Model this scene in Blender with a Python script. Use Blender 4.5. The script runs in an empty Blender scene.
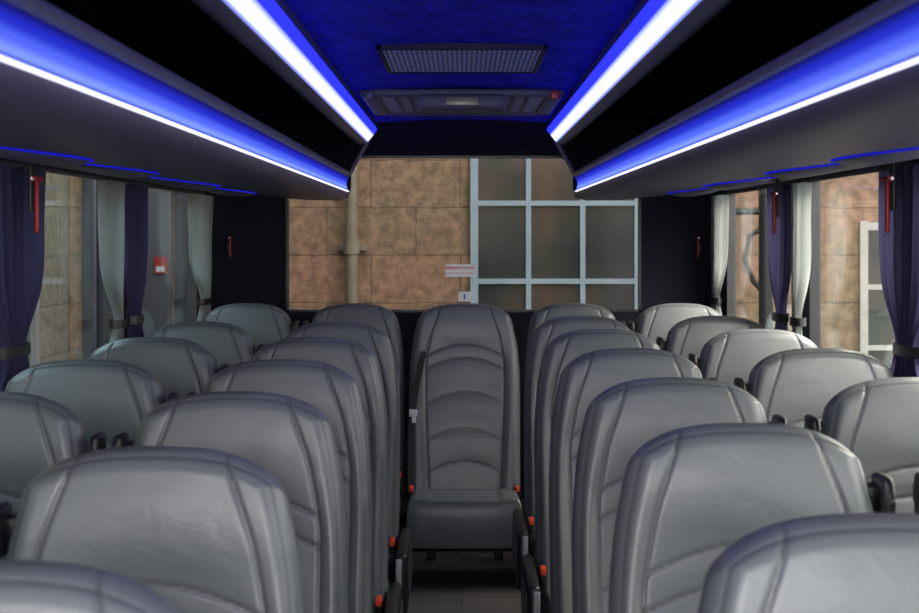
import bpy, bmesh, math, random
from mathutils import Vector, Matrix
random.seed(4)
S = bpy.context.scene
COL = S.collection

# ---------------------------------------------------------------- materials
def newmat(name):
    m = bpy.data.materials.new(name); m.use_nodes = True
    nt = m.node_tree; nt.nodes.clear()
    out = nt.nodes.new('ShaderNodeOutputMaterial')
    return m, nt, out

def pmat(name, col, rough=0.5, metal=0.0, spec=0.5, bump=0.0, bscale=40, var=0.0, vscale=6, sheen=0.0, coat=0.0):
    m, nt, out = newmat(name)
    p = nt.nodes.new('ShaderNodeBsdfPrincipled')
    p.inputs['Base Color'].default_value = (*col, 1)
    p.inputs['Roughness'].default_value = rough
    p.inputs['Metallic'].default_value = metal
    p.inputs['Specular IOR Level'].default_value = spec
    p.inputs['Sheen Weight'].default_value = sheen
    p.inputs['Coat Weight'].default_value = coat
    nt.links.new(p.outputs[0], out.inputs[0])
    tc = nt.nodes.new('ShaderNodeTexCoord')
    if var > 0:
        n = nt.nodes.new('ShaderNodeTexNoise'); n.inputs['Scale'].default_value = vscale; n.inputs['Detail'].default_value = 6
        nt.links.new(tc.outputs['Object'], n.inputs['Vector'])
        r = nt.nodes.new('ShaderNodeValToRGB')
        r.color_ramp.elements[0].position = 0.3; r.color_ramp.elements[1].position = 0.7
        r.color_ramp.elements[0].color = (*[c*(1-var) for c in col], 1)
        r.color_ramp.elements[1].color = (*[min(1, c*(1+var)) for c in col], 1)
        nt.links.new(n.outputs['Fac'], r.inputs[0]); nt.links.new(r.outputs[0], p.inputs['Base Color'])
    if bump > 0:
        n2 = nt.nodes.new('ShaderNodeTexNoise'); n2.inputs['Scale'].default_value = bscale; n2.inputs['Detail'].default_value = 4
        nt.links.new(tc.outputs['Object'], n2.inputs['Vector'])
        b = nt.nodes.new('ShaderNodeBump'); b.inputs['Strength'].default_value = bump; b.inputs['Distance'].default_value = 0.01
        nt.links.new(n2.outputs['Fac'], b.inputs['Height']); nt.links.new(b.outputs[0], p.inputs['Normal'])
    return m

def emat(name, col, st):
    m, nt, out = newmat(name)
    e = nt.nodes.new('ShaderNodeEmission'); e.inputs[0].default_value = (*col, 1); e.inputs[1].default_value = st
    nt.links.new(e.outputs[0], out.inputs[0]); return m

def leather():
    m, nt, out = newmat('grey_leather')
    N = nt.nodes.new; L = nt.links.new
    p = N('ShaderNodeBsdfPrincipled'); p.inputs['Roughness'].default_value = 0.35
    p.inputs['Specular IOR Level'].default_value = 0.5
    tc = N('ShaderNodeTexCoord')
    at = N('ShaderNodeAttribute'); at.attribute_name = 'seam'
    n = N('ShaderNodeTexNoise'); n.inputs['Scale'].default_value = 5; n.inputs['Detail'].default_value = 5
    L(tc.outputs['Object'], n.inputs['Vector'])
    r = N('ShaderNodeValToRGB'); r.color_ramp.elements[0].position = .3; r.color_ramp.elements[1].position = .7
    r.color_ramp.elements[0].color = (.116, .127, .134, 1); r.color_ramp.elements[1].color = (.130, .142, .149, 1)
    L(n.outputs['Fac'], r.inputs[0])
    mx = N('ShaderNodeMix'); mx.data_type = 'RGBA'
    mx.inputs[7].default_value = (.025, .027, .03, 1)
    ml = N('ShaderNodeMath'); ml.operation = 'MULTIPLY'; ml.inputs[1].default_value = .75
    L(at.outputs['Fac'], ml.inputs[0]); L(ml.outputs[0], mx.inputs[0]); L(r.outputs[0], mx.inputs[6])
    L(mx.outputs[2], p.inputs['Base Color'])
    oi = N('ShaderNodeObjectInfo')
    off = N('ShaderNodeVectorMath'); off.operation = 'MULTIPLY_ADD'; off.inputs[1].default_value = (1, 1, 1)
    cbx = N('ShaderNodeCombineXYZ'); L(oi.outputs['Random'], cbx.inputs[0]); L(oi.outputs['Random'], cbx.inputs[1])
    sc_ = N('ShaderNodeVectorMath'); sc_.operation = 'SCALE'; sc_.inputs['Scale'].default_value = 7; L(cbx.outputs[0], sc_.inputs[0])
    L(tc.outputs['Object'], off.inputs[0]); L(sc_.outputs[0], off.inputs[2])
    mp = N('ShaderNodeMapping'); mp.inputs['Scale'].default_value = (1, 1, 1.6)
    L(off.outputs[0], mp.inputs[0])
    w = N('ShaderNodeTexNoise'); w.inputs['Scale'].default_value = 5; w.inputs['Detail'].default_value = 1.5; w.inputs['Distortion'].default_value = .4
    L(mp.outputs[0], w.inputs['Vector'])
    w2 = N('ShaderNodeTexNoise'); w2.inputs['Scale'].default_value = 22; w2.inputs['Detail'].default_value = 3; w2.inputs['Distortion'].default_value = 1.5
    L(mp.outputs[0], w2.inputs['Vector'])
    g = N('ShaderNodeTexVoronoi'); g.inputs['Scale'].default_value = 420
    L(tc.outputs['Object'], g.inputs['Vector'])
    b1 = N('ShaderNodeBump'); b1.inputs['Strength'].default_value = .17; b1.inputs['Distance'].default_value = .03
    L(w.outputs['Fac'], b1.inputs['Height'])
    b3 = N('ShaderNodeBump'); b3.inputs['Strength'].default_value = .10; b3.inputs['Distance'].default_value = .008
    L(w2.outputs['Fac'], b3.inputs['Height']); L(b1.outputs[0], b3.inputs['Normal'])
    b2 = N('ShaderNodeBump'); b2.inputs['Strength'].default_value = .10; b2.inputs['Distance'].default_value = .002
    L(g.outputs['Distance'], b2.inputs['Height']); L(b3.outputs[0], b2.inputs['Normal']); L(b2.outputs[0], p.inputs['Normal'])
    L(p.outputs[0], out.inputs[0]); return m

def glassmat(name, tint, refl=0.5, base=.03, pwr=4):
    m, nt, out = newmat(name)
    N = nt.nodes.new; L = nt.links.new
    t = N('ShaderNodeBsdfTransparent'); t.inputs[0].default_value = (*tint, 1)
    g = N('ShaderNodeBsdfGlossy'); g.inputs['Roughness'].default_value = .02; g.inputs[0].default_value = (.9, .95, 1, 1)
    f = N('ShaderNodeLayerWeight'); f.inputs[0].default_value = .5
    pw = N('ShaderNodeMath'); pw.operation = 'POWER'; pw.inputs[1].default_value = pwr; L(f.outputs['Facing'], pw.inputs[0])
    ml = N('ShaderNodeMath'); ml.operation = 'MULTIPLY_ADD'; ml.inputs[1].default_value = refl; ml.inputs[2].default_value = base; L(pw.outputs[0], ml.inputs[0])
    mx = N('ShaderNodeMixShader'); L(ml.outputs[0], mx.inputs[0]); L(t.outputs[0], mx.inputs[1]); L(g.outputs[0], mx.inputs[2])
    L(mx.outputs[0], out.inputs[0]); return m

def stone(name, c1, c2, mortar, axis='XZ'):
    m, nt, out = newmat(name)
    N = nt.nodes.new; L = nt.links.new
    p = N('ShaderNodeBsdfPrincipled'); p.inputs['Roughness'].default_value = .9
    tc = N('ShaderNodeTexCoord'); sp = N('ShaderNodeSeparateXYZ'); cb = N('ShaderNodeCombineXYZ')
    L(tc.outputs['Object'], sp.inputs[0])
    L(sp.outputs['X' if axis == 'XZ' else 'Y'], cb.inputs[0]); L(sp.outputs['Z'], cb.inputs[1])
    b = N('ShaderNodeTexBrick'); b.inputs['Scale'].default_value = 1
    b.inputs['Brick Width'].default_value = .62; b.inputs['Row Height'].default_value = .33
    b.inputs['Mortar Size'].default_value = .008; b.inputs['Mortar Smooth'].default_value = 1
    b.inputs['Color1'].default_value = (*c1, 1); b.inputs['Color2'].default_value = (*c2, 1); b.inputs['Mortar'].default_value = (*mortar, 1)
    wn = N('ShaderNodeTexNoise'); wn.inputs['Scale'].default_value = 9; wn.inputs['Detail'].default_value = 4; L(tc.outputs['Object'], wn.inputs['Vector'])
    va = N('ShaderNodeVectorMath'); va.operation = 'MULTIPLY_ADD'; va.inputs[1].default_value = (.025, .025, .025)
    L(wn.outputs['Color'], va.inputs[0]); L(cb.outputs[0], va.inputs[2])
    L(va.outputs[0], b.inputs['Vector'])
    last = b.outputs['Color']
    for sc, ca, cbb in ((.8, (.84, .90, .72), (1.18, .90, .82)), (14, (.62, .62, .62), (1.2, 1.18, 1.15))):
        n = N('ShaderNodeTexNoise'); n.inputs['Scale'].default_value = sc; n.inputs['Detail'].default_value = 9; n.inputs['Roughness'].default_value = .6
        L(tc.outputs['Object'], n.inputs['Vector'])
        r = N('ShaderNodeValToRGB'); r.color_ramp.elements[0].position = .38; r.color_ramp.elements[1].position = .62
        r.color_ramp.elements[0].color = (*ca, 1); r.color_ramp.elements[1].color = (*cbb, 1)
        L(n.outputs['Fac'], r.inputs[0])
        mx = N('ShaderNodeMix'); mx.data_type = 'RGBA'; mx.blend_type = 'MULTIPLY'; mx.inputs[0].default_value = 1
        L(last, mx.inputs[6]); L(r.outputs[0], mx.inputs[7]); last = mx.outputs[2]
    L(last, p.inputs['Base Color'])
    bp = N('ShaderNodeBump'); bp.inputs['Strength'].default_value = .3; bp.inputs['Distance'].default_value = .03
    L(b.outputs['Fac'], bp.inputs['Height']); bp.invert = True; L(bp.outputs[0], p.inputs['Normal'])
    L(p.outputs[0], out.inputs[0]); return m

def panemat():
    m, nt, out = newmat('dark_window_pane')
    N = nt.nodes.new; L = nt.links.new
    p = N('ShaderNodeBsdfPrincipled'); p.inputs['Roughness'].default_value = .15; p.inputs['Specular IOR Level'].default_value = .25
    tc = N('ShaderNodeTexCoord'); n = N('ShaderNodeTexNoise'); n.inputs['Scale'].default_value = 1.3; n.inputs['Detail'].default_value = 4
    L(tc.outputs['Object'], n.inputs['Vector'])
    r = N('ShaderNodeValToRGB'); r.color_ramp.elements[0].position = .35; r.color_ramp.elements[1].position = .66
    r.color_ramp.elements[0].color = (.030, .036, .042, 1); r.color_ramp.elements[1].color = (.12, .085, .065, 1)  # brown tones painted into the pane stand in for warm reflections
    x = r.color_ramp.elements.new(.5); x.color = (.050, .058, .048, 1)
    L(n.outputs['Fac'], r.inputs[0]); L(r.outputs[0], p.inputs['Base Color']); L(p.outputs[0], out.inputs[0]); return m

def planks():
    m, nt, out = newmat('plank_vinyl')
    N = nt.nodes.new; L = nt.links.new
    p = N('ShaderNodeBsdfPrincipled'); p.inputs['Roughness'].default_value = .55; p.inputs['Specular IOR Level'].default_value = .25
    tc = N('ShaderNodeTexCoord'); sp = N('ShaderNodeSeparateXYZ'); cb = N('ShaderNodeCombineXYZ')
    L(tc.outputs['Object'], sp.inputs[0]); L(sp.outputs['X'], cb.inputs[0]); L(sp.outputs['Y'], cb.inputs[1])
    b = N('ShaderNodeTexBrick'); b.inputs['Brick Width'].default_value = .9; b.inputs['Row Height'].default_value = .12; b.inputs['Scale'].default_value = 1
    b.inputs['Mortar Size'].default_value = .003
    b.inputs['Color1'].default_value = (.085, .078, .078, 1); b.inputs['Color2'].default_value = (.135, .125, .122, 1); b.inputs['Mortar'].default_value = (.02, .02, .02, 1)
    L(cb.outputs[0], b.inputs['Vector'])
    mp = N('ShaderNodeMapping'); mp.inputs['Scale'].default_value = (3, 50, 1); L(tc.outputs['Object'], mp.inputs[0])
    n = N('ShaderNodeTexNoise'); n.inputs['Scale'].default_value = 1; n.inputs['Detail'].default_value = 6; L(mp.outputs[0], n.inputs['Vector'])
    r = N('ShaderNodeValToRGB'); r.color_ramp.elements[0].color = (.4, .4, .4, 1); r.color_ramp.elements[1].color = (1.5, 1.45, 1.4, 1)
    L(n.outputs['Fac'], r.inputs[0])
    mx = N('ShaderNodeMix'); mx.data_type = 'RGBA'; mx.blend_type = 'MULTIPLY'; mx.inputs[0].default_value = 1
    L(b.outputs['Color'], mx.inputs[6]); L(r.outputs[0], mx.inputs[7]); L(mx.outputs[2], p.inputs['Base Color'])
    L(p.outputs[0], out.inputs[0]); return m

def ramp_glow(name, zlo, zhi, stops, st):
    m, nt, out = newmat(name)
    N = nt.nodes.new; L = nt.links.new
    tc = N('ShaderNodeTexCoord'); sp = N('ShaderNodeSeparateXYZ'); L(tc.outputs['Object'], sp.inputs[0])
    mr = N('ShaderNodeMapRange'); mr.inputs['From Min'].default_value = zlo; mr.inputs['From Max'].default_value = zhi
    L(sp.outputs['Z'], mr.inputs['Value'])
    r = N('ShaderNodeValToRGB'); r.color_ramp.interpolation = 'EASE'; e0, e1 = r.color_ramp.elements
    e0.color = (*stops[0][1], 1); e1.color = (*stops[-1][1], 1)
    for p_, c_ in stops[1:-1]:
        x = r.color_ramp.elements.new(p_); x.color = (*c_, 1)
    L(mr.outputs[0], r.inputs[0])
    e = N('ShaderNodeEmission'); e.inputs[1].default_value = st; L(r.outputs[0], e.inputs[0])
    L(e.outputs[0], out.inputs[0]); return m

def curtain_mat(name, col, trans):
    m, nt, out = newmat(name)
    N = nt.nodes.new; L = nt.links.new
    tc = N('ShaderNodeTexCoord'); n = N('ShaderNodeTexNoise'); n.inputs['Scale'].default_value = 120
    L(tc.outputs['Object'], n.inputs['Vector'])
    d = N('ShaderNodeBsdfDiffuse'); d.inputs[0].default_value = (*col, 1)
    b = N('ShaderNodeBump'); b.inputs['Strength'].default_value = .2; b.inputs['Distance'].default_value = .003
    L(n.outputs['Fac'], b.inputs['Height']); L(b.outputs[0], d.inputs['Normal'])
    t = N('ShaderNodeBsdfTranslucent'); t.inputs[0].default_value = (*col, 1)
    mx = N('ShaderNodeMixShader'); mx.inputs[0].default_value = trans
    L(d.outputs[0], mx.inputs[1]); L(t.outputs[0], mx.inputs[2]); L(mx.outputs[0], out.inputs[0]); return m

def velvet():
    m, nt, out = newmat('blue_velvet_headliner')
    N = nt.nodes.new; L = nt.links.new
    p = N('ShaderNodeBsdfPrincipled'); p.inputs['Roughness'].default_value = .85; p.inputs['Specular IOR Level'].default_value = .08
    tc = N('ShaderNodeTexCoord'); mp = N('ShaderNodeMapping'); mp.inputs['Scale'].default_value = (7, 3.2, 7); L(tc.outputs['Object'], mp.inputs[0])
    n = N('ShaderNodeTexNoise'); n.inputs['Scale'].default_value = 2; n.inputs['Detail'].default_value = 10; n.inputs['Roughness'].default_value = .8; n.inputs['Distortion'].default_value = 1
    L(mp.outputs[0], n.inputs['Vector'])
    r = N('ShaderNodeValToRGB'); r.color_ramp.elements[0].position = .36; r.color_ramp.elements[1].position = .66
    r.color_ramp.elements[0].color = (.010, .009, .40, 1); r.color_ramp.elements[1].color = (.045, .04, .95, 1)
    L(n.outputs['Fac'], r.inputs[0]); L(r.outputs[0], p.inputs['Base Color'])
    b = N('ShaderNodeBump'); b.inputs['Strength'].default_value = .7; b.inputs['Distance'].default_value = .012
    L(n.outputs['Fac'], b.inputs['Height']); L(b.outputs[0], p.inputs['Normal'])
    L(p.outputs[0], out.inputs[0]); return m

def perforated():
    m, nt, out = newmat('perforated_grille')
    N = nt.nodes.new; L = nt.links.new
    p = N('ShaderNodeBsdfPrincipled'); p.inputs['Roughness'].default_value = .5; p.inputs['Specular IOR Level'].default_value = .1
    tc = N('ShaderNodeTexCoord'); mp = N('ShaderNodeMapping'); mp.inputs['Scale'].default_value = (1, .45, 1); L(tc.outputs['Object'], mp.inputs[0])
    v = N('ShaderNodeTexVoronoi'); v.voronoi_dimensions = '2D'; v.inputs['Randomness'].default_value = 0; v.inputs['Scale'].default_value = 72
    L(mp.outputs[0], v.inputs['Vector'])
    r = N('ShaderNodeValToRGB'); r.color_ramp.interpolation = 'CONSTANT'
    r.color_ramp.elements[0].color = (.006, .006, .05, 1); r.color_ramp.elements[1].position = .36; r.color_ramp.elements[1].color = (.55, .55, 1.0, 1)
    L(v.outputs['Distance'], r.inputs[0]); L(r.outputs[0], p.inputs['Base Color']); L(p.outputs[0], out.inputs[0]); return m

M = dict(
    leather=leather(),
    black=pmat('black_plastic', (.012, .012, .014), .38, bump=.05),
    dgrey=pmat('dark_grey_plastic', (.05, .052, .058), .4),
    ventframe=pmat('blue_grey_plastic', (.012, .012, .06), .5, spec=.1),
    hatch=pmat('hatch_grey', (.08, .08, .14), .5, spec=.3),
    lgrey=pmat('light_grey_plastic', (.32, .33, .35), .4),
    wplastic=pmat('off_white_plastic', (.7, .7, .7), .4),
    chrome=pmat('chrome', (.8, .8, .82), .2, 1.0),
    red=pmat('red_plastic', (.35, .010, .014), .4),
    dullred=pmat('faded_red_board', (.22, .02, .02), .6, spec=.1),
    orange=pmat('orange_red_button', (.9, .07, .02), .35),
    belt=pmat('belt_webbing', (.014, .014, .016), .7, bump=.3, bscale=300),
    rack=pmat('rack_leatherette', (.075, .067, .145), .38, bump=.25, bscale=220, spec=.55),
    rack_in=pmat('rack_inner_felt', (.008, .008, .014), .95, spec=.1),
    blackcloth=pmat('dark_trim_fabric', (.010, .011, .02), .9, bump=.2, bscale=200, spec=.2),
    headliner=velvet(),
    panel=pmat('grey_wall_panel', (.05, .05, .065), .6, bump=.15, bscale=150),
    floor=planks(),
    led=emat('led_white', (.80, .84, 1.0), 1.6),
    ledup=ramp_glow('led_white_soft_edge', 1.868, 1.907, [(0, (.15, .2, 1)), (.2, (.8, .84, 1)), (.6, (.8, .84, 1)), (1, (.08, .12, 1))], 1.4),
    ledblue=emat('led_blue', (.015, .02, .9), 2.4),
    ring=emat('led_ring_blue', (.015, .02, 1.0), .5),
    glow=ramp_glow('blue_glow_diffuser', 1.650, 1.711, [(0, (.03, .05, .75)), (.16, (.24, .36, 1.0)), (.45, (.09, .15, 1.0)), (.75, (.02, .03, .62)), (1, (.008, .008, .16))], 1.0),
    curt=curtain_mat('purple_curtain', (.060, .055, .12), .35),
    curtl=curtain_mat('backlit_curtain', (.40, .42, .41), .65),  # paler version of the curtain cloth, backlight painted into the colour
    rearglass=glassmat('tinted_rear_glass', (.62, .60, .595), .3, .0, 8),
    sideglass=glassmat('tinted_side_glass', (.93, .94, .92), .6, .02),
    grille=perforated(),
    white=pmat('white_sticker', (.85, .85, .85), .5, spec=.1),
    redink=pmat('red_ink', (.65, .03, .04), .5),
    blueink=pmat('blue_ink', (.05, .08, .4), .5),
    stone=stone('sandstone_blocks', (.30, .215, .160), (.24, .195, .145), (.15, .125, .10)),
    stonel=stone('grey_brown_stone_blocks', (.16, .15, .14), (.12, .115, .11), (.08, .08, .075), 'YZ'),
    frame=pmat('painted_window_frame', (.28, .38, .43), .5, var=.1, spec=.2),
    frame2=pmat('white_window_frame', (.40, .39, .36), .5, var=.1),
    frame3=pmat('grey_window_frame', (.17, .18, .18), .5, var=.1),
    pane=panemat(),
    pipe=pmat('painted_drainpipe', (.20, .18, .125), .6, var=.2),
    door=pmat('dark_painted_door', (.02, .022, .03), .4),
    iron=pmat('black_iron', (.01, .01, .01), .5),
    asphalt=pmat('asphalt', (.12, .12, .12), .9, bump=.4, var=.3),
)

# ---------------------------------------------------------------- helpers
def mkobj(name, bm, mat, parent=None, smooth=True, angle=None):
    me = bpy.data.meshes.new(name)
    bmesh.ops.recalc_face_normals(bm, faces=bm.faces)
    bm.to_mesh(me); bm.free()
    mats = mat if isinstance(mat, (list, tuple)) else [mat]
    for x in mats: me.materials.append(x)
    if smooth:
        me.polygons.foreach_set('use_smooth', [True]*len(me.polygons))
        if angle: me.set_sharp_from_angle(angle=math.radians(angle))
    o = bpy.data.objects.new(name, me); COL.objects.link(o)
    if parent: o.parent = parent
    return o

def add_box(bm, lo, hi, bev=0.0, seg=3, mi=0, rot=None):
    lo = Vector(lo); hi = Vector(hi); c = (lo+hi)/2; s = hi-lo
    t = bmesh.new(); bmesh.ops.create_cube(t, size=1)
    bmesh.ops.scale(t, vec=s, verts=t.verts)
    if bev > 0:
        bmesh.ops.bevel(t, geom=t.edges[:], offset=min(bev, min(s)*.49), segments=seg, profile=.5, affect='EDGES')
    if rot: bmesh.ops.rotate(t, cent=(0, 0, 0), matrix=rot, verts=t.verts)
    bmesh.ops.translate(t, vec=c, verts=t.verts)
    vm = [bm.verts.new(v.co) for v in t.verts]
    t.verts.index_update()
    for f in t.faces:
        nf = bm.faces.new([vm[v.index] for v in f.verts]); nf.material_index = mi
    t.free()

def box(name, lo, hi, mat, parent=None, bev=0.0, seg=3, rot=None):
    bm = bmesh.new(); add_box(bm, lo, hi, bev, seg, 0, rot)
    return mkobj(name, bm, mat, parent, bev > 0, 40)

def boxes(name, lst, mat, parent=None, bev=0.0):
    bm = bmesh.new()
    for lo, hi in lst: add_box(bm, lo, hi, bev)
    return mkobj(name, bm, mat, parent, bev > 0, 40)

def extr(name, pts, y0, y1, mat, parent=None, closed=True, smooth=True, mis=None, n=1, angle=35):
    bm = bmesh.new(); rings = []
    for k in range(n+1):
        y = y0+(y1-y0)*k/n
        rings.append([bm.verts.new((p[0], y, p[1])) for p in pts])
    m = len(pts); rng = m if closed else m-1
    for k in range(n):
        for i in range(rng):
            f = bm.faces.new([rings[k][i], rings[k][(i+1) % m], rings[k+1][(i+1) % m], rings[k+1][i]])
            if mis: f.material_index = mis[i]
    if closed:
        bm.faces.new(rings[0][::-1]); bm.faces.new(rings[-1])
    return mkobj(name, bm, mat, parent, smooth, angle)

def ribbon(bm, path, width_dir, w, th=0.0015):
    wd = Vector(width_dir).normalized()*w/2
    prev = None
    for i, p in enumerate(path):
        p = Vector(p)
        t = (Vector(path[min(i+1, len(path)-1)])-Vector(path[max(i-1, 0)])).normalized()
        n = t.cross(wd).normalized()*th
        r = [bm.verts.new(p+wd+n), bm.verts.new(p-wd+n), bm.verts.new(p-wd-n), bm.verts.new(p+wd-n)]
        if prev:
            for k in range(4): bm.faces.new([prev[k], prev[(k+1) % 4], r[(k+1) % 4], r[k]])
        else: bm.faces.new(r)
        prev = r
    bm.faces.new(prev[::-1])

def tube(bm, path, r, seg=10, closed=False):
    prev = None; first = None
    n = len(path)
    for i, p in enumerate(path):
        p = Vector(p)
        if closed: t = (Vector(path[(i+1) % n])-Vector(path[i-1])).normalized()
        else: t = (Vector(path[min(i+1, n-1)])-Vector(path[max(i-1, 0)])).normalized()
        a = t.cross(Vector((0, 0, 1)))
        if a.length < .1: a = t.cross(Vector((0, 1, 0)))
        a.normalize(); b = t.cross(a).normalized()
        ring = [bm.verts.new(p+(a*math.cos(q*2*math.pi/seg)+b*math.sin(q*2*math.pi/seg))*r) for q in range(seg)]
        if prev:
            for k in range(seg): bm.faces.new([prev[k], prev[(k+1) % seg], ring[(k+1) % seg], ring[k]])
        else: first = ring
        prev = ring
    if closed:
        for k in range(seg): bm.faces.new([prev[k], prev[(k+1) % seg], first[(k+1) % seg], first[k]])
    else:
        bm.faces.new(first[::-1]); bm.faces.new(prev)

def empty(name, loc, label, cat, group=None):
    o = bpy.data.objects.new(name, None); o.empty_display_size = .1; COL.objects.link(o)
    o.location = loc; o['label'] = label; o['category'] = cat
    if group: o['group'] = group
    return o
def tag(o, label, cat, group=None):
    o['label'] = label; o['category'] = cat
    if group: o['group'] = group
    return o
def struct(o, label=None):
    o['kind'] = 'structure'
    if label: o['label'] = label
    o['category'] = o.name.split('_')[0]
    return o
def interp(tab, x):
    if x <= tab[0][0]: return tab[0][1]
    for (a, b), (c, d) in zip(tab, tab[1:]):
        if x <= c:
            t = (x-a)/(c-a)
            return b+(d-b)*t
    return tab[-1][1]

# ---------------------------------------------------------------- seat pieces
def pillow(name, L, wtab, cc, Tf, Tb, er, fn_front, mapf, mat, parent, nu=110, nv=190, ncorner=2.8):
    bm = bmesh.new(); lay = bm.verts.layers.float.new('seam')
    us = [math.sin((i/nu*2-1)*math.pi/2) for i in range(nu+1)]
    us = [0.6*u+0.4*(i/nu*2-1) for i, u in enumerate(us)]
    def wid(t): return sum(interp(wtab, t+o) for o in (-.03, -.015, 0, .015, .03))/5
    F = []; Bk = []
    for j in range(nv+1):
        s = j/nv; v = 1-(1-s)**1.6
        rf = []; rb = []
        for i, u in enumerate(us):
            zt = L-.005*u*u-cc*(1-(max(0, 1-abs(u)**ncorner))**(1/ncorner))
            l = v*zt
            w = wid(L-l)
            x = u*w
            dist = min(w*(1-abs(u)), zt-l, l+.004)
            q = min(1, max(0, dist/er)); e = math.sqrt(max(0, 1-(1-q)**2))
            add, seam = fn_front(x, L-l, w, dist)
            edge = (i in (0, nu)) or (j in (0, nv))
            nfr = 0 if edge else Tf*e+add*e
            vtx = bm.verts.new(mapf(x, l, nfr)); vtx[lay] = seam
            rf.append(vtx)
            if edge: rb.append(vtx)
            else: rb.append(bm.verts.new(mapf(x, l, -Tb*e)))
        F.append(rf); Bk.append(rb)
    for j in range(nv):
        for i in range(nu):
            bm.faces.new([F[j][i], F[j][i+1], F[j+1][i+1], F[j+1][i]])
            bm.faces.new([Bk[j][i], Bk[j+1][i], Bk[j+1][i+1], Bk[j][i+1]])
    return mkobj(name, bm, mat, parent)

BL = .85
XS = [(0, .100), (.05, .118), (.14, .150), (.26, .172), (.45, .172), (.85, .155)]
ARCS = [.190, .250, .40, .56, .70]
def g(d, s): return math.exp(-(d/s)**2)
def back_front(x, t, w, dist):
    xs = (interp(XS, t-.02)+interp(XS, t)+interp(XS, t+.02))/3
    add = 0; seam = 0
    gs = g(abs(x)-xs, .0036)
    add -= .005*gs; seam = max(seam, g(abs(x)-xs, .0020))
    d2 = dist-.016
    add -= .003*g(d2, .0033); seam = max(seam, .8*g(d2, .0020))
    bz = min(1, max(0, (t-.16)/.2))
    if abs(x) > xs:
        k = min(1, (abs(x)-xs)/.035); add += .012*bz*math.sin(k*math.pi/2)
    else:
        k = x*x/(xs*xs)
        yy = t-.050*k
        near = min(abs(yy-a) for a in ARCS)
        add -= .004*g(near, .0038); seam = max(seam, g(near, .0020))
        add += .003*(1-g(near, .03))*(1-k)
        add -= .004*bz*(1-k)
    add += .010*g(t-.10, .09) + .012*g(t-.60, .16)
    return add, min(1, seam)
TH = math.radians(9); BB = Vector((0, -.13, .305))
def back_map(x, l, n):
    return (x, BB.y+l*math.sin(TH)-n*math.cos(TH), BB.z+l*math.cos(TH)+n*math.sin(TH))
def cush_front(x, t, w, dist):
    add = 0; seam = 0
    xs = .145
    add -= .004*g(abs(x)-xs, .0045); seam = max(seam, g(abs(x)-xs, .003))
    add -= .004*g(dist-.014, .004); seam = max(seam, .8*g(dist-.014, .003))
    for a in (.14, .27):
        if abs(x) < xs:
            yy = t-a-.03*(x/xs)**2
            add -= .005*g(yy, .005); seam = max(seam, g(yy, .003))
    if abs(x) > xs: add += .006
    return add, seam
CL = .47
def cush_map(x, l, n): return (x, -.12-l, .257+.035*(l/CL)+n)

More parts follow.
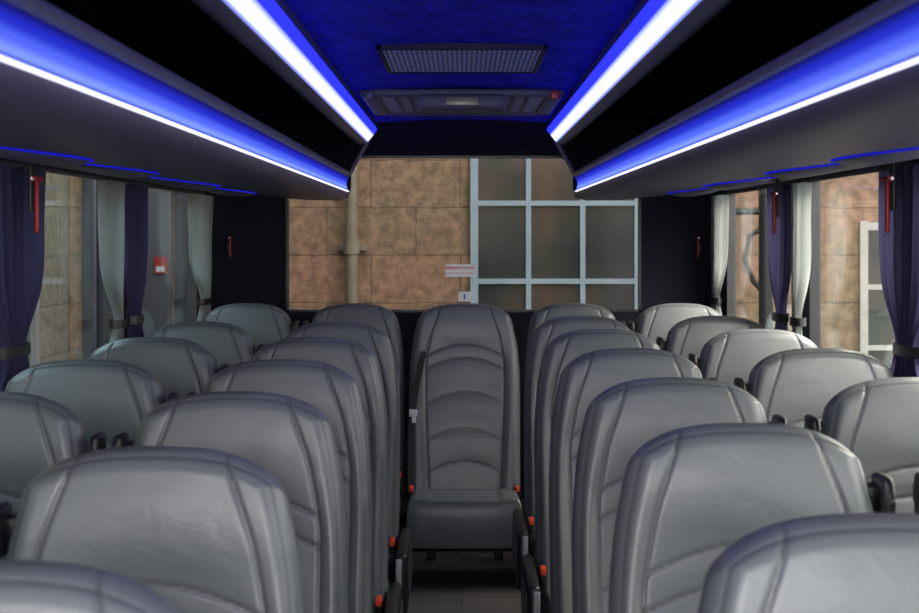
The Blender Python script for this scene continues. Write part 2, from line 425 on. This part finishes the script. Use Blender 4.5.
WT = [(0, .170), (.05, .184), (.10, .197), (.17, .211), (.26, .220), (.36, .224), (.85, .222)]
def seat_template(name, loc, gs, kind='window'):
    centre = kind == 'centre'
    e = empty(name, loc, '', 'seat')
    wt = [(a, b*1.10) for a, b in WT] if centre else WT
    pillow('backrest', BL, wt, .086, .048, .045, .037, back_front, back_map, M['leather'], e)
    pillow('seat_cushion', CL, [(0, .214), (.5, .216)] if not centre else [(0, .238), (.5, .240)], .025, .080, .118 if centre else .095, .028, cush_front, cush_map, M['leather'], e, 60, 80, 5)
    pillow('back_shell', .66, [(0, .175), (.2, .2), (.7, .205)], .06, .01, .028, .03, lambda *a: (0, 0),
           lambda x, l, n: back_map(x, l+.07, n-.045), M['black'], e, 24, 30)
    bm = bmesh.new()
    if not centre:
        for sx in (-.15, .15):
            add_box(bm, (sx-.02, -.48, 0), (sx+.02, -.18, .03), .008)
            add_box(bm, (sx-.017, -.36, .02), (sx+.017, -.27, .18), .01)
            add_box(bm, (sx-.02, -.52, .16), (sx+.02, -.12, .20), .01)
        add_box(bm, (-.19, -.47, .165), (.19, -.43, .195), .01)
        add_box(bm, (-.19, -.19, .165), (.19, -.15, .195), .01)
    else:
        for sx in (-.15, .15):
            add_box(bm, (sx-.02, -.40, .16), (sx+.02, .12, .20), .01)
            add_box(bm, (sx-.02, -.02, 0), (sx+.02, .05, .19), .01)
        add_box(bm, (-.19, -.19, .16), (.19, -.15, .195), .01)
    mkobj('seat_base', bm, M['dgrey'] if not centre else M['black'], e, True, 40)
    cs = -gs
    if kind == 'aisle':
        bm = bmesh.new()
        x0, x1 = sorted((cs*.226, cs*.264))
        add_box(bm, (x0, -.50, .22), (x1, -.06, .43), .017, 4)
        sc = mkobj('side_cover', bm, M['black'], e, True, 40)
        xi, xj = sorted((cs*.2645, cs*.2685))
        box('cover_inset', (xi, -.44, .27), (xj, -.12, .39), M['dgrey'], sc, .002)
        bm = bmesh.new()
        xg, xh = sorted((cs*.2285, cs*.247))
        add_box(bm, (xg, -.508, .235), (xh, -.498, .415), .004)
        mkobj('cover_trim', bm, M['lgrey'], sc, True, 40)
    for bx in ((cs*.205,) if not centre else (-.230, .226)):
        dz = 0 if not centre else -.055
        bm = bmesh.new()
        add_box(bm, (bx-.006, -.24, .30+dz), (bx+.006, -.21, .39+dz), .003)
        add_box(bm, (bx-.012, -.247, .37+dz), (bx+.012, -.207, .422+dz), .008, 3)
        bk = mkobj('belt_buckle', bm, M['black'], e, True, 40)
        box('release_button', (bx-.009, -.252, .402+dz), (bx+.009, -.215, .427+dz), M['orange'], bk, .004)
    if not centre:
        bm = bmesh.new()
        p = Vector(back_map(gs*.2, BL-.11, .0))
        add_box(bm, (gs*.220-.011, p.y-.05, p.z-.045), (gs*.220+.011, p.y+.02, p.z+.03), .009, 3)
        add_box(bm, (gs*.203-.022, p.y-.005, p.z-.028), (gs*.203+.022, p.y+.045, p.z+.012), .008, 3)
        gd = mkobj('belt_guide', bm, M['black'], e, True, 40)
        bm = bmesh.new()
        tube(bm, [(gs*.220, p.y-.055+.018*math.cos(a), p.z-.005+.03*math.sin(a)) for a in [k*math.pi/8 for k in range(16)]], .0045, 6, True)
        mkobj('guide_loop', bm, M['black'], gd, True, 60)
        bm = bmesh.new()
        path = [(gs*.220, p.y-.045, p.z-.02)]
        for k in range(1, 9):
            t = .12+.60*k/9; q = back_map(0, BL-t, .03)
            path.append((gs*(.222+.008*math.sin(k/9*math.pi)), q[1]-.012, q[2]))
        ribbon(bm, path, (0, 1, .1), .046, .0012)
        mkobj('seat_belt', bm, M['belt'], e, True, 40)
    else:
        bm = bmesh.new(); path = []
        for k in range(0, 15):
            t = .22+.60*k/14
            path.append((-.180-.053*math.sin(min(1, k/9)*math.pi/2), back_map(0, BL-t, .085)[1]-.006, back_map(0, BL-t, .085)[2]))
        ribbon(bm, path, (1, .15, 0), .028, .0012)
        bt = mkobj('seat_belt', bm, M['belt'], e, True, 40)
        q = path[6]
        bm = bmesh.new()
        add_box(bm, (q[0]-.016, q[1]-.018, q[2]-.026), (q[0]+.020, q[1]-.006, q[2]+.006), .004)
        add_box(bm, (q[0]-.004, q[1]-.015, q[2]-.052), (q[0]+.014, q[1]-.009, q[2]-.02), .0015)
        mkobj('belt_tongue', bm, M['wplastic'], bt, True, 40)
    return e

def copy_tree(o, parent=None):
    c = o.copy(); COL.objects.link(c)
    if parent: c.parent = parent
    for ch in o.children: copy_tree(ch, c)
    return c

LROWS = [1.35, 2.08, 2.81, 3.54, 4.31, 5.10]
RROWS = [1.58, 2.34, 3.09, 3.89, 4.68, 5.45]
spots = []
for i, d in enumerate(LROWS):
    spots.append((-.44, d, -1, 'aisle'))
    if i > 0: spots.append((-.925, d, 1, 'window'))
for i, d in enumerate(RROWS):
    spots.append((.455, d, 1, 'aisle'))
    if i > 0: spots.append((.965, d, -1, 'window'))
RD = 6.45
spots += [(-.957, RD, 1, 'back'), (-.476, RD, -1, 'back'), (.496, RD, 1, 'back'), (.975, RD, -1, 'back')]
lab = {'aisle': 'grey leather coach seat beside the aisle with stitched panels',
       'window': 'grey leather coach seat next to the curtained window',
       'back': 'grey leather coach seat in the back row under the rear window'}
tmpl = {}
for x, d, gs, k in spots:
    key = (gs, k == 'aisle')
    if key not in tmpl:
        e = seat_template('coach_seat', (x, d, 0), gs, k); tmpl[key] = e
    else:
        e = copy_tree(tmpl[key]); e.location = (x, d, 0)
    e['label'] = lab[k]; e['category'] = 'seat'; e['group'] = 'grey leather coach seats'
c = seat_template('coach_seat', (.012, RD-.02, 0), 1, 'centre')
c['label'] = 'grey leather coach seat at aisle end with silver belt tongue'
c['group'] = 'grey leather coach seats'

# ---------------------------------------------------------------- shell
Y0, Y1 = -.6, 7.0
WX = 1.25; K = 1.057; WT_ = 1.655
struct(box('floor', (-WX-.04, Y0, -.05), (WX+.04, Y1+.05, 0), M['floor']), 'dark wood-plank vinyl floor')
def sidewall(s, name):
    wins = [(a*K, b*K) for a, b in [(-.3, 1.05), (1.20, 2.35), (2.50, 3.60), (3.76, 4.90), (5.06, 6.42)]]
    bm = bmesh.new()
    xa, xb = sorted((s*WX, s*(WX+.04)))
    add_box(bm, (xa, Y0, 0), (xb, Y1+.05, 1.0)); add_box(bm, (xa, Y0, WT_), (xb, Y1+.05, 2.02))
    ys = [Y0]+[v for w in wins for v in w]+[Y1+.05]
    for a, b in zip(ys[::2], ys[1::2]): add_box(bm, (xa, a, 1.0), (xb, b, WT_))
    struct(mkobj(name, bm, M['panel'], None, False), 'dark grey side wall panel')
    return wins
n_win = 1
for s, nm in ((-1, 'wall_left'), (1, 'wall_right')):
    for a, b in sidewall(s, nm):
        xa, xb = sorted((s*(WX+.015), s*(WX+.021)))
        bm = bmesh.new(); add_box(bm, (xa, a, 1.0), (xb, b, WT_), 0, 1, 0)
        fx0, fx1 = sorted((s*(WX-.004), s*(WX+.03)))
        for lo, hi in (((fx0, a, 1.0), (fx1, a+.02, WT_)), ((fx0, b-.02, 1.0), (fx1, b, WT_)), ((fx0, a, 1.0), (fx1, b, 1.02)), ((fx0, a, WT_-.01), (fx1, b, WT_))):
            add_box(bm, lo, hi, 0, 1, 1)
        struct(mkobj('window_%d' % n_win, bm, [M['sideglass'], M['black']], None, False), 'tinted side window in black frame'); n_win += 1
RX0, RX1, RZ0, RZ1 = -.855, .87, 1.075, 1.835
bm = bmesh.new()
add_box(bm, (-WX, Y1, 0), (WX, Y1+.05, RZ0)); add_box(bm, (-WX, Y1, RZ1), (WX, Y1+.05, 2.0))
add_box(bm, (-WX, Y1, RZ0), (RX0, Y1+.05, RZ1)); add_box(bm, (RX1, Y1, RZ0), (WX, Y1+.05, RZ1))
struct(mkobj('wall_back', bm, M['blackcloth'], None, False), 'black rear wall around the back window')
bm = bmesh.new(); add_box(bm, (RX0, Y1+.02, RZ0), (RX1, Y1+.026, RZ1), 0, 1, 0)
for lo, hi in (((RX0, Y1-.01, RZ0), (RX0+.012, Y1+.03, RZ1)), ((RX1-.012, Y1-.01, RZ0), (RX1, Y1+.03, RZ1)), ((RX0, Y1-.01, RZ0), (RX1, Y1+.03, RZ0+.012)), ((RX0, Y1-.01, RZ1-.012), (RX1, Y1+.03, RZ1))):
    add_box(bm, lo, hi, 0, 1, 1)
struct(mkobj('window_%d' % n_win, bm, [M['rearglass'], M['black']], None, False), 'wide tinted rear window'); n_win += 1
struct(box('trim_2', (-WX, 6.60, 0), (WX, Y1, .17), M['blackcloth'], None, .01), 'black plinth under the back row')
pts = [(-WX-.04, 2.0), (-.49, 2.0), (-.40, 1.985)]
pts += [(-.385+.77*k/14, 1.958+.012*math.cos((k/14-.5)*math.pi)) for k in range(15)]
pts += [(.40, 1.985), (.49, 2.0), (WX+.04, 2.0), (WX+.04, 2.03), (-WX-.04, 2.03)]
mis = [0]*len(pts)
for i in range(3, 17): mis[i] = 1
struct(extr('ceiling', pts, Y0, 6.5, [M['rack_in'], M['headliner']], mis=mis, n=1), 'blue velvet ceiling lining')
bm = bmesh.new()
N_ = 10
prev = None
for k in range(N_+1):
    t = k/N_; y = 6.5+.5*t; z = 1.965-.125*math.sin(t*math.pi/2)**1.3
    r = [bm.verts.new((-1.2, y, z)), bm.verts.new((1.2, y, z)), bm.verts.new((1.2, y, 2.03)), bm.verts.new((-1.2, y, 2.03))]
    if prev:
        for q in range(4): bm.faces.new([prev[q], prev[(q+1) % 4], r[(q+1) % 4], r[q]])
    else: bm.faces.new(r)
    prev = r
bm.faces.new(prev[::-1])
struct(mkobj('trim_1', bm, pmat('rear_header_fabric', (.008, .009, .05), .85, bump=.5, bscale=18, var=.4, spec=.1), None, True, 40), 'dark blue padded header above the rear window')

# ---------------------------------------------------------------- racks and lights
RY0, RY1 = -.4, 6.5
UND = [(.512, 1.643), (.513, 1.634), (.519, 1.624), (.535, 1.614), (.56, 1.608), (.62, 1.607), (.72, 1.611), (.80, 1.617), (.88, 1.625), (.96, 1.635), (1.04, 1.645), (1.12, 1.653), (1.18, 1.657), (1.245, 1.658)]
def zb(x): return interp(UND, abs(x))
for s in (-1, 1):
    e = empty('luggage_rack', (0, 0, 0), 'dark leatherette overhead luggage rack with blue lit edge above window seats', 'luggage rack', 'overhead luggage racks')
    P = lambda l: [(s*a, b) for a, b in l]
    body = P(UND+[(1.245, 1.70), (.62, 1.67), (.56, 1.675), (.53, 1.69), (.528, 1.643)])
    extr('rack_body', body, RY0, RY1, M['rack'], e)
    lip = P([(.507, 1.711), (.500, 1.714), (.497, 1.720), (.499, 1.729), (.506, 1.735), (.516, 1.736), (.526, 1.731), (.529, 1.720), (.528, 1.700)])
    extr('front_lip', lip, RY0, RY1, M['rack'], e)
    glow = P([(.511, 1.650), (.515, 1.656), (.517, 1.662), (.519, 1.669), (.520, 1.677), (.519, 1.686), (.517, 1.694), (.513, 1.702), (.508, 1.710), (.528, 1.710), (.528, 1.650)])
    extr('glow_panel', glow, RY0, RY1-.02, M['glow'], e)
    strip = P([(.509, 1.6445), (.5080, 1.6468), (.509, 1.6490), (.527, 1.6490), (.527, 1.6445)])
    extr('light_strip', strip, RY0, RY1-.02, M['led'], e)
    shelf = P([(.62, 1.671), (1.24, 1.701), (1.24, 1.99), (1.22, 1.99), (1.22, 1.712), (.62, 1.682)])
    extr('shelf_liner', shelf, RY0, RY1-.02, M['rack_in'], e)
    ep = P([(.378, 1.915), (.43, 1.862), (.502, 1.735), (.503, 1.66), (.515, 1.622), (.56, 1.606), (.72, 1.609), (.96, 1.633), (1.12, 1.651), (1.245, 1.656), (1.245, 1.99), (.40, 1.99), (.385, 1.96)])
    extr('end_panel', ep, RY1, RY1+.03, M['rack_in'], e)
    rim = [(.425, 1.872), (.490, 1.760), (.501, 1.732)]
    bm = bmesh.new(); tube(bm, [(s*a, RY1-.005, b) for a, b in rim], .010, 8)
    mkobj('end_rim', bm, M['rack'], e, True, 60)
    for yc in (3.15, 3.85, 4.85, 5.7):
        bm = bmesh.new()
        nr = 8; cx = s*.93; prev = None; PZ = 40
        for j in range(nr+1):
            q = j/nr; rr = math.cos(q*math.pi/2*.92); dz = .026*math.sin(q*math.pi/2)
            ring = []
            for k in range(PZ):
                a = k*2*math.pi/PZ
                X = cx+.105*rr*math.copysign(abs(math.cos(a))**.7, math.cos(a))
                ring.append(bm.verts.new((X, yc+.15*rr*math.copysign(abs(math.sin(a))**.7, math.sin(a)), zb(X)+.001-dz)))
            if prev:
                for k in range(PZ): bm.faces.new([prev[k], prev[(k+1) % PZ], ring[(k+1) % PZ], ring[k]])
            prev = ring
        bm.faces.new(prev)
        sp = mkobj('service_panel', bm, M['rack'], e, True, 60)
        bm = bmesh.new(); path = []
        for k in range(40):
            a = k*2*math.pi/40; n_ = .7
            X = cx+.108*math.copysign(abs(math.cos(a))**n_, math.cos(a))
            path.append((X, yc+.154*math.copysign(abs(math.sin(a))**n_, math.sin(a)), zb(X)-.003))
        tube(bm, path, .0027, 6, True)
        mkobj('light_ring', bm, M['ring'], sp, True, 60)
    e2 = empty('ceiling_light_strip', (0, 0, 0), 'long white LED strip in grey trim along the ceiling edge', 'ceiling light', 'ceiling LED strips')
    frame = P([(.392, 1.922), (.386, 1.930), (.386, 1.958), (.40, 1.984), (.49, 1.998), (.484, 1.875), (.478, 1.863), (.468, 1.856), (.446, 1.856), (.430, 1.8625), (.4265, 1.866), (.432, 1.875), (.398, 1.917)])
    extr('cove_trim', frame, RY0, RY1-.002, M['rack'], e2)
    led = P([(.4260, 1.8685), (.4240, 1.8695), (.3975, 1.9025), (.3970, 1.905), (.400, 1.9065), (.430, 1.8745)])
    extr('led_diffuser', led, RY0, RY1-.01, M['ledup'], e2)
    bl = P([(.3968, 1.9055), (.3895, 1.914), (.3835, 1.922), (.3835, 1.930), (.3855, 1.9305), (.3915, 1.922), (.400, 1.9075)])
    extr('blue_edge_light', bl, RY0, RY1-.01, M['ledblue'], e2)

v = empty('air_vent', (0, 0, 0), 'perforated rectangular air vent with blue-grey frame set in ceiling', 'air vent')
gx, ga, gb, gz = .232, 3.90, 4.48, 1.962
boxes('vent_frame', [((-gx, ga, gz-.010), (gx, ga+.014, gz+.02)), ((-gx, gb-.014, gz-.010), (gx, gb, gz+.02)), ((-gx, ga, gz-.010), (-gx+.014, gb, gz+.02)), ((gx-.014, ga, gz-.010), (gx, gb, gz+.02))], M['ventframe'], v, .003)
box('vent_grille', (-gx+.010, ga+.010, gz-.006), (gx-.010, gb-.010, gz+.004), M['grille'], v)
h = empty('roof_hatch', (0, 0, 0), 'grey emergency roof hatch with central release handle', 'roof hatch')
boxes('hatch_frame', [((-.36, 5.06, 1.938), (.36, 5.12, 1.965)), ((-.36, 5.84, 1.938), (.36, 5.90, 1.965)), ((-.36, 5.06, 1.938), (-.30, 5.90, 1.965)), ((.30, 5.06, 1.938), (.36, 5.90, 1.965))], M['hatch'], h, .01)
box('hatch_lid', (-.30, 5.12, 1.948), (.30, 5.84, 1.962), pmat('hatch_lid_grey', (.30, .30, .40), .6, spec=.15), h, .004)
bm = bmesh.new()
for sx in (-.24, -.19, .19, .24): add_box(bm, (sx-.006, 5.15, 1.943), (sx+.006, 5.8, 1.952), .002)
mkobj('lid_rib', bm, M['hatch'], h, True, 40)
hh = box('release_handle', (-.155, 5.03, 1.888), (.155, 5.20, 1.945), M['hatch'], h, .018, 4)
box('handle_window', (-.058, 5.024, 1.902), (.058, 5.032, 1.932), pmat('amber_smoked', (.16, .14, .10), .3), hh, .002)
for sx in (-.34, .31):
    box('hatch_latch', (sx, 5.045, 1.928), (sx+.03, 5.065, 1.953), M['red'] if sx > 0 else M['hatch'], h, .004)

# ---------------------------------------------------------------- curtains
CX = 1.205
def curtain(s, ya, yb, pillar, mat, label, folds=5):
    ya *= K; yb *= K; pillar *= K
    e = empty('curtain', (s*CX, (ya+yb)/2, 1.0), label, 'curtain', 'tied-back window curtains')
    L0 = Vector(e.location)
    bm = bmesh.new(); nu, nz = 80, 40; G = []
    zt, zb_, tie = 1.635, .99, 1.14
    for j in range(nz+1):
        z = zt+(zb_-zt)*j/nz
        k = 1-.62*math.exp(-((z-tie)/.12)**2)*(1 if z > tie else .9) - .18*min(1, (zt-z)/.4)*0.6
        row = []
        for i in range(nu+1):
            t = i/nu
            y = pillar+(ya+(yb-ya)*t-pillar)*k
            a = .016*(.45+.55*k)
            x = s*CX+a*math.sin(t*folds*2*math.pi+.4*math.sin(z*9)+ya*3)+.006*math.sin(t*folds*4.3*math.pi+z*5)
            row.append(bm.verts.new(Vector((x, y, z))-L0))
        G.append(row)
    for j in range(nz):
        for i in range(nu): bm.faces.new([G[j][i], G[j][i+1], G[j+1][i+1], G[j+1][i]])
    mkobj('curtain_cloth', bm, mat, e)
    y0 = pillar+(ya-pillar)*.40; y1 = pillar+(yb-pillar)*.40
    y0, y1 = min(y0, y1)-.012, max(y0, y1)+.012
    bm = bmesh.new()
    path = []
    for k in range(24):
        a = k*2*math.pi/24
        path.append(Vector((s*CX+.026*math.cos(a), (y0+y1)/2+(y1-y0)/2*math.sin(a), tie))-L0)
    ribbon(bm, path+[path[0]], (0, 0, 1), .03, .002)
    mkobj('tie_band', bm, M['black'], e, True, 40)
PL = 'purple-grey pleated curtain tied back at the window pillar'
LL = 'curtain painted pale grey for daylight behind it, tied back beside the window'
for s in (-1, 1):
    if s < 0:
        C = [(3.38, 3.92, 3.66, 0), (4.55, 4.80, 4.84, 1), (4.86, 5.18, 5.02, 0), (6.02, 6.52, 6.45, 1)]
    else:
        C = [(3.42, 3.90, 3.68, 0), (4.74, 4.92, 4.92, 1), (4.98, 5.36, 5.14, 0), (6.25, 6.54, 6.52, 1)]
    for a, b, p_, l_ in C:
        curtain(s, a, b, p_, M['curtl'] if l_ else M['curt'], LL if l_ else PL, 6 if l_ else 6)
    rx0, rx1 = sorted((s*(CX-.006), s*(CX+.006)))
    tag(box('curtain_rail', (rx0, 3.2, 1.632), (rx1, 6.48, 1.645), M['dgrey'], None, .003), 'slim dark curtain rail under the luggage rack', 'curtain rail', 'curtain rails')

def hammer(s, y, x=1.14, z=1.545, wall=False, sc=1):
    e = empty('emergency_hammer', (s*x, y, z), 'red emergency window hammer hanging in holder at the pillar', 'hammer', 'red emergency hammers')
    e.scale = (sc, sc, sc)
    box('hammer_handle', (-.006, -.008, -.09), (.006, .008, .05), M['red'], e, .005)
    bm = bmesh.new(); tube(bm, [(0, -.034, .055), (0, -.028, .055), (0, -.02, .055), (0, .02, .055), (0, .028, .055), (0, .034, .055)], .008, 12)
    hd = mkobj('hammer_head', bm, M['red'], e, True, 40)
    for q in (-1, 1):
        bm = bmesh.new(); tube(bm, [(0, q*.034, .055), (0, q*.046, .055)], .004, 8)
        mkobj('steel_tip', bm, M['chrome'], hd, True, 40)
    a, b = sorted((s*.009, s*.017))
    if wall: box('holder', (a, -.020, -.05), (b, (Y1-y)/sc, .02), M['black'], e, .003)
    else: box('holder', (a, -.020, -.03), (b, .020, 1.655-z), M['black'], e, .003)
hammer(-1, 3.86); hammer(1, 3.86); hammer(1, 5.26)
hammer(-1, 6.955, 1.12, 1.40, True, .65); hammer(1, 6.955, 1.14, 1.40, True, .65)

# ---------------------------------------------------------------- stickers on the rear window
def text_mesh(body, size, loc, mat, parent, off=.03):
    cu = bpy.data.curves.new('t', 'FONT'); cu.body = body; cu.size = size; cu.align_x = 'CENTER'; cu.align_y = 'CENTER'
    cu.extrude = .0004; cu.offset = size*off
    t = bpy.data.objects.new('t', cu); COL.objects.link(t)
    bpy.context.view_layer.update()
    me = bpy.data.meshes.new_from_object(t.evaluated_get(bpy.context.evaluated_depsgraph_get()))
    bpy.data.objects.remove(t)
    me.transform(Matrix.Rotation(math.radians(90), 4, 'X'))
    me.materials.clear(); me.materials.append(mat)
    o = bpy.data.objects.new('lettering', me); COL.objects.link(o); o.parent = parent; o.location = loc
    return o
sg = empty('exit_sign', (-.008, 7.008, 1.277), 'small white sticker with red EMERGENCY EXIT lettering on rear window', 'sign')
box('sign_panel', (-.072, 0, -.030), (.072, .004, .030), M['white'], sg)
text_mesh('EMERGENCY EXIT', .0178, (0, -.001, .012), M['redink'], sg, .02)
text_mesh('BREAK GLASS WITH HAMMER', .0098, (0, -.001, -.014), M['redink'], sg, .0)
s2 = empty('door_sticker', (.012, 7.008, 1.15), 'small white square sticker with dark arrow on rear window', 'sticker')
box('sticker_panel', (-.030, 0, -.024), (.030, .004, .024), M['white'], s2)
box('arrow_mark', (-.004, -.001, -.014), (.004, .001, .012), M['blueink'], s2)

# ---------------------------------------------------------------- outside
GZ = -.7
tag(box('ground', (-14, -10, GZ-.1), (14, 24, GZ), M['asphalt']), 'grey asphalt street', 'ground')['kind'] = 'structure'
BY = 10.0
tag(box('stone_building', (-6, BY, GZ), (7, BY+.5, 7), M['stone']), 'weathered sandstone block building facade', 'building')
def sash(x0, z0, nx, nz, pw, ph, bar=.036, label='large multi-pane sash window in pale painted frame', fm='frame'):
    w = nx*pw; hh_ = nz*ph
    e = empty('building_window', (x0, BY, z0), label, 'window')
    box('window_pane', (0, -.03, 0), (w, -.01, hh_), M['pane'], e)
    L_ = []
    for i in range(nx+1):
        b = bar*(1.0 if 0 < i < nx else 1.5); L_.append(((i*pw-b/2, -.05, -bar), (i*pw+b/2, -.025, hh_+bar)))
    for j in range(nz+1):
        b = bar*(1.0 if 0 < j < nz else 1.5); L_.append(((-bar/2, -.048, j*ph-b/2), (w+bar/2, -.026, j*ph+b/2)))
    boxes('window_frame', L_, M[fm], e)
    box('window_sill', (-.12, -.16, -.14), (w+.12, -.005, -.03), M['stone'], e)
sash(.085, .05, 4, 5, .375, .54)
sash(2.78, .25, 3, 3, .36, .42, label='small-paned white sash window in sandstone wall', fm='frame2')
dp = empty('drainpipe', (-.76, BY-.09, GZ), 'buff painted drainpipe with collars on the stone facade', 'drainpipe')
bm = bmesh.new(); tube(bm, [(0, 0, 0), (0, 0, 7)], .042, 16); mkobj('pipe', bm, M['pipe'], dp, True, 40)
for zz in (.6, 2.02, 3.6, 5.2):
    bm = bmesh.new(); tube(bm, [(0, 0, zz), (0, 0, zz+.10)], .055, 16); add_box(bm, (-.1, .05, zz+.02), (.1, .085, zz+.07), .004)
    mkobj('pipe_collar', bm, M['pipe'], dp, True, 40)
dr = empty('building_door', (-2.0, BY-.02, GZ), 'dark painted double door in stone facade', 'door')
boxes('door_frame', [((-.62, -.06, 0), (-.52, 0, 2.9)), ((.52, -.06, 0), (.62, 0, 2.9)), ((-.62, -.06, 2.8), (.62, 0, 2.9))], M['door'], dr, .01)
boxes('door_leaf', [((-.52, -.03, 0), (-.01, 0, 2.8)), ((.01, -.03, 0), (.52, 0, 2.8))], M['door'], dr, .01)
rs = empty('wall_sign', (-2.08, BY-.07, 1.24), 'small red and white notice on the dark door', 'sign')
box('notice_board', (-.045, 0, -.06), (.045, .02, .06), M['dullred'], rs, .004); box('notice_sheet', (-.03, -.006, -.045), (.03, .002, -.005), M['lgrey'], rs)
lp = empty('street_lamp', (1.96, BY-.7, GZ), 'slim black iron street lamp post', 'street lamp')
bm = bmesh.new(); tube(bm, [(0, 0, 0), (0, 0, .1), (0, 0, 3.2)], .045, 14); add_box(bm, (-.1, -.1, 0), (.1, .1, .5), .03)
mkobj('lamp_post', bm, M['iron'], lp, True, 40)
bm = bmesh.new(); tube(bm, [(-.3, 0, 2.3), (.3, 0, 2.3)], .02, 8)
tube(bm, [(.02, 0, 1.75), (-.08, 0, 1.85), (-.14, 0, 2.0), (-.10, 0, 2.15), (0, 0, 2.2)], .018, 8)
mkobj('cross_bar', bm, M['iron'], lp, True, 40)
bm = bmesh.new(); add_box(bm, (-.13, -.13, 3.2), (.13, .13, 3.6), .04); mkobj('lantern', bm, M['white'], lp, True, 40)
tag(box('terrace_building', (-3.4, -3, GZ), (-2.72, BY-.01, 6), M['stonel']), 'dark stone terrace across the street', 'building')
for k, yy in enumerate((4.6, 6.6, 8.6)):
    e = empty('building_window', (-2.72, yy, .4), 'dark sash window in grey terrace wall', 'window')
    box('window_pane', (.01, -.4, 0), (.03, .4, 1.4), M['pane'], e)
    boxes('window_frame', [((.02, -.43, -.04), (.07, -.37, 1.44)), ((.02, .37, -.04), (.07, .43, 1.44)), ((.02, -.4, -.04), (.07, .4, .03)), ((.02, -.4, .67), (.07, .4, .72)), ((.02, -.4, 1.38), (.07, .4, 1.44))], M['frame3'], e)

# ---------------------------------------------------------------- light
w = bpy.data.worlds.new('overcast'); S.world = w; w.use_nodes = True
nt = w.node_tree; nt.nodes.clear()
o = nt.nodes.new('ShaderNodeOutputWorld'); b = nt.nodes.new('ShaderNodeBackground')
tc = nt.nodes.new('ShaderNodeTexCoord'); sp = nt.nodes.new('ShaderNodeSeparateXYZ'); r = nt.nodes.new('ShaderNodeValToRGB')
nt.links.new(tc.outputs['Generated'], sp.inputs[0]); nt.links.new(sp.outputs['Z'], r.inputs[0])
r.color_ramp.elements[0].color = (.88, .88, .88, 1); r.color_ramp.elements[1].color = (.97, .98, 1, 1)
nt.links.new(r.outputs[0], b.inputs[0]); nt.links.new(b.outputs[0], o.inputs[0]); b.inputs[1].default_value = 5.0
def area(name, loc, rot, sx, sy, col, pw, spread=180):
    l = bpy.data.lights.new(name, 'AREA'); l.shape = 'RECTANGLE'; l.size = sx; l.size_y = sy; l.color = col; l.energy = pw
    l.spread = math.radians(spread)
    ob = bpy.data.objects.new(name, l); ob.location = loc; ob.rotation_euler = rot; COL.objects.link(ob); return ob
area('windscreen_fill', (0, -1.0, 1.75), (math.radians(78), 0, 0), 2.0, .8, (1, .98, .95), 60)  # added lamp behind the camera, boosts daylight through the open front
area('cool_fill_left', (-2.15, 3.2, 2.9), (0, math.radians(-40), 0), 1.0, 7.0, (.50, .82, 1), 120)  # added unseen lamp, gives the left seats a cool tint
area('warm_fill_right', (2.5, 3.2, 2.9), (0, math.radians(45), 0), 1.0, 7.0, (1, .93, .80), 560)  # added unseen lamp, warms and brightens the right seats

# ---------------------------------------------------------------- camera
cam = bpy.data.cameras.new('camera'); co = bpy.data.objects.new('camera', cam); COL.objects.link(co)
co.location = (0, 0, 1.45); co.rotation_euler = (math.radians(90), 0, 0)
cam.sensor_width = 36; cam.lens = 1440/919*36
cam.shift_x = -.0027; cam.shift_y = -.0778
cam.clip_start = .02
cam.dof.use_dof = True; cam.dof.focus_distance = 5.2; cam.dof.aperture_fstop = 8
S.camera = co
S.view_settings.view_transform = 'Standard'
S.view_settings.look = 'None'
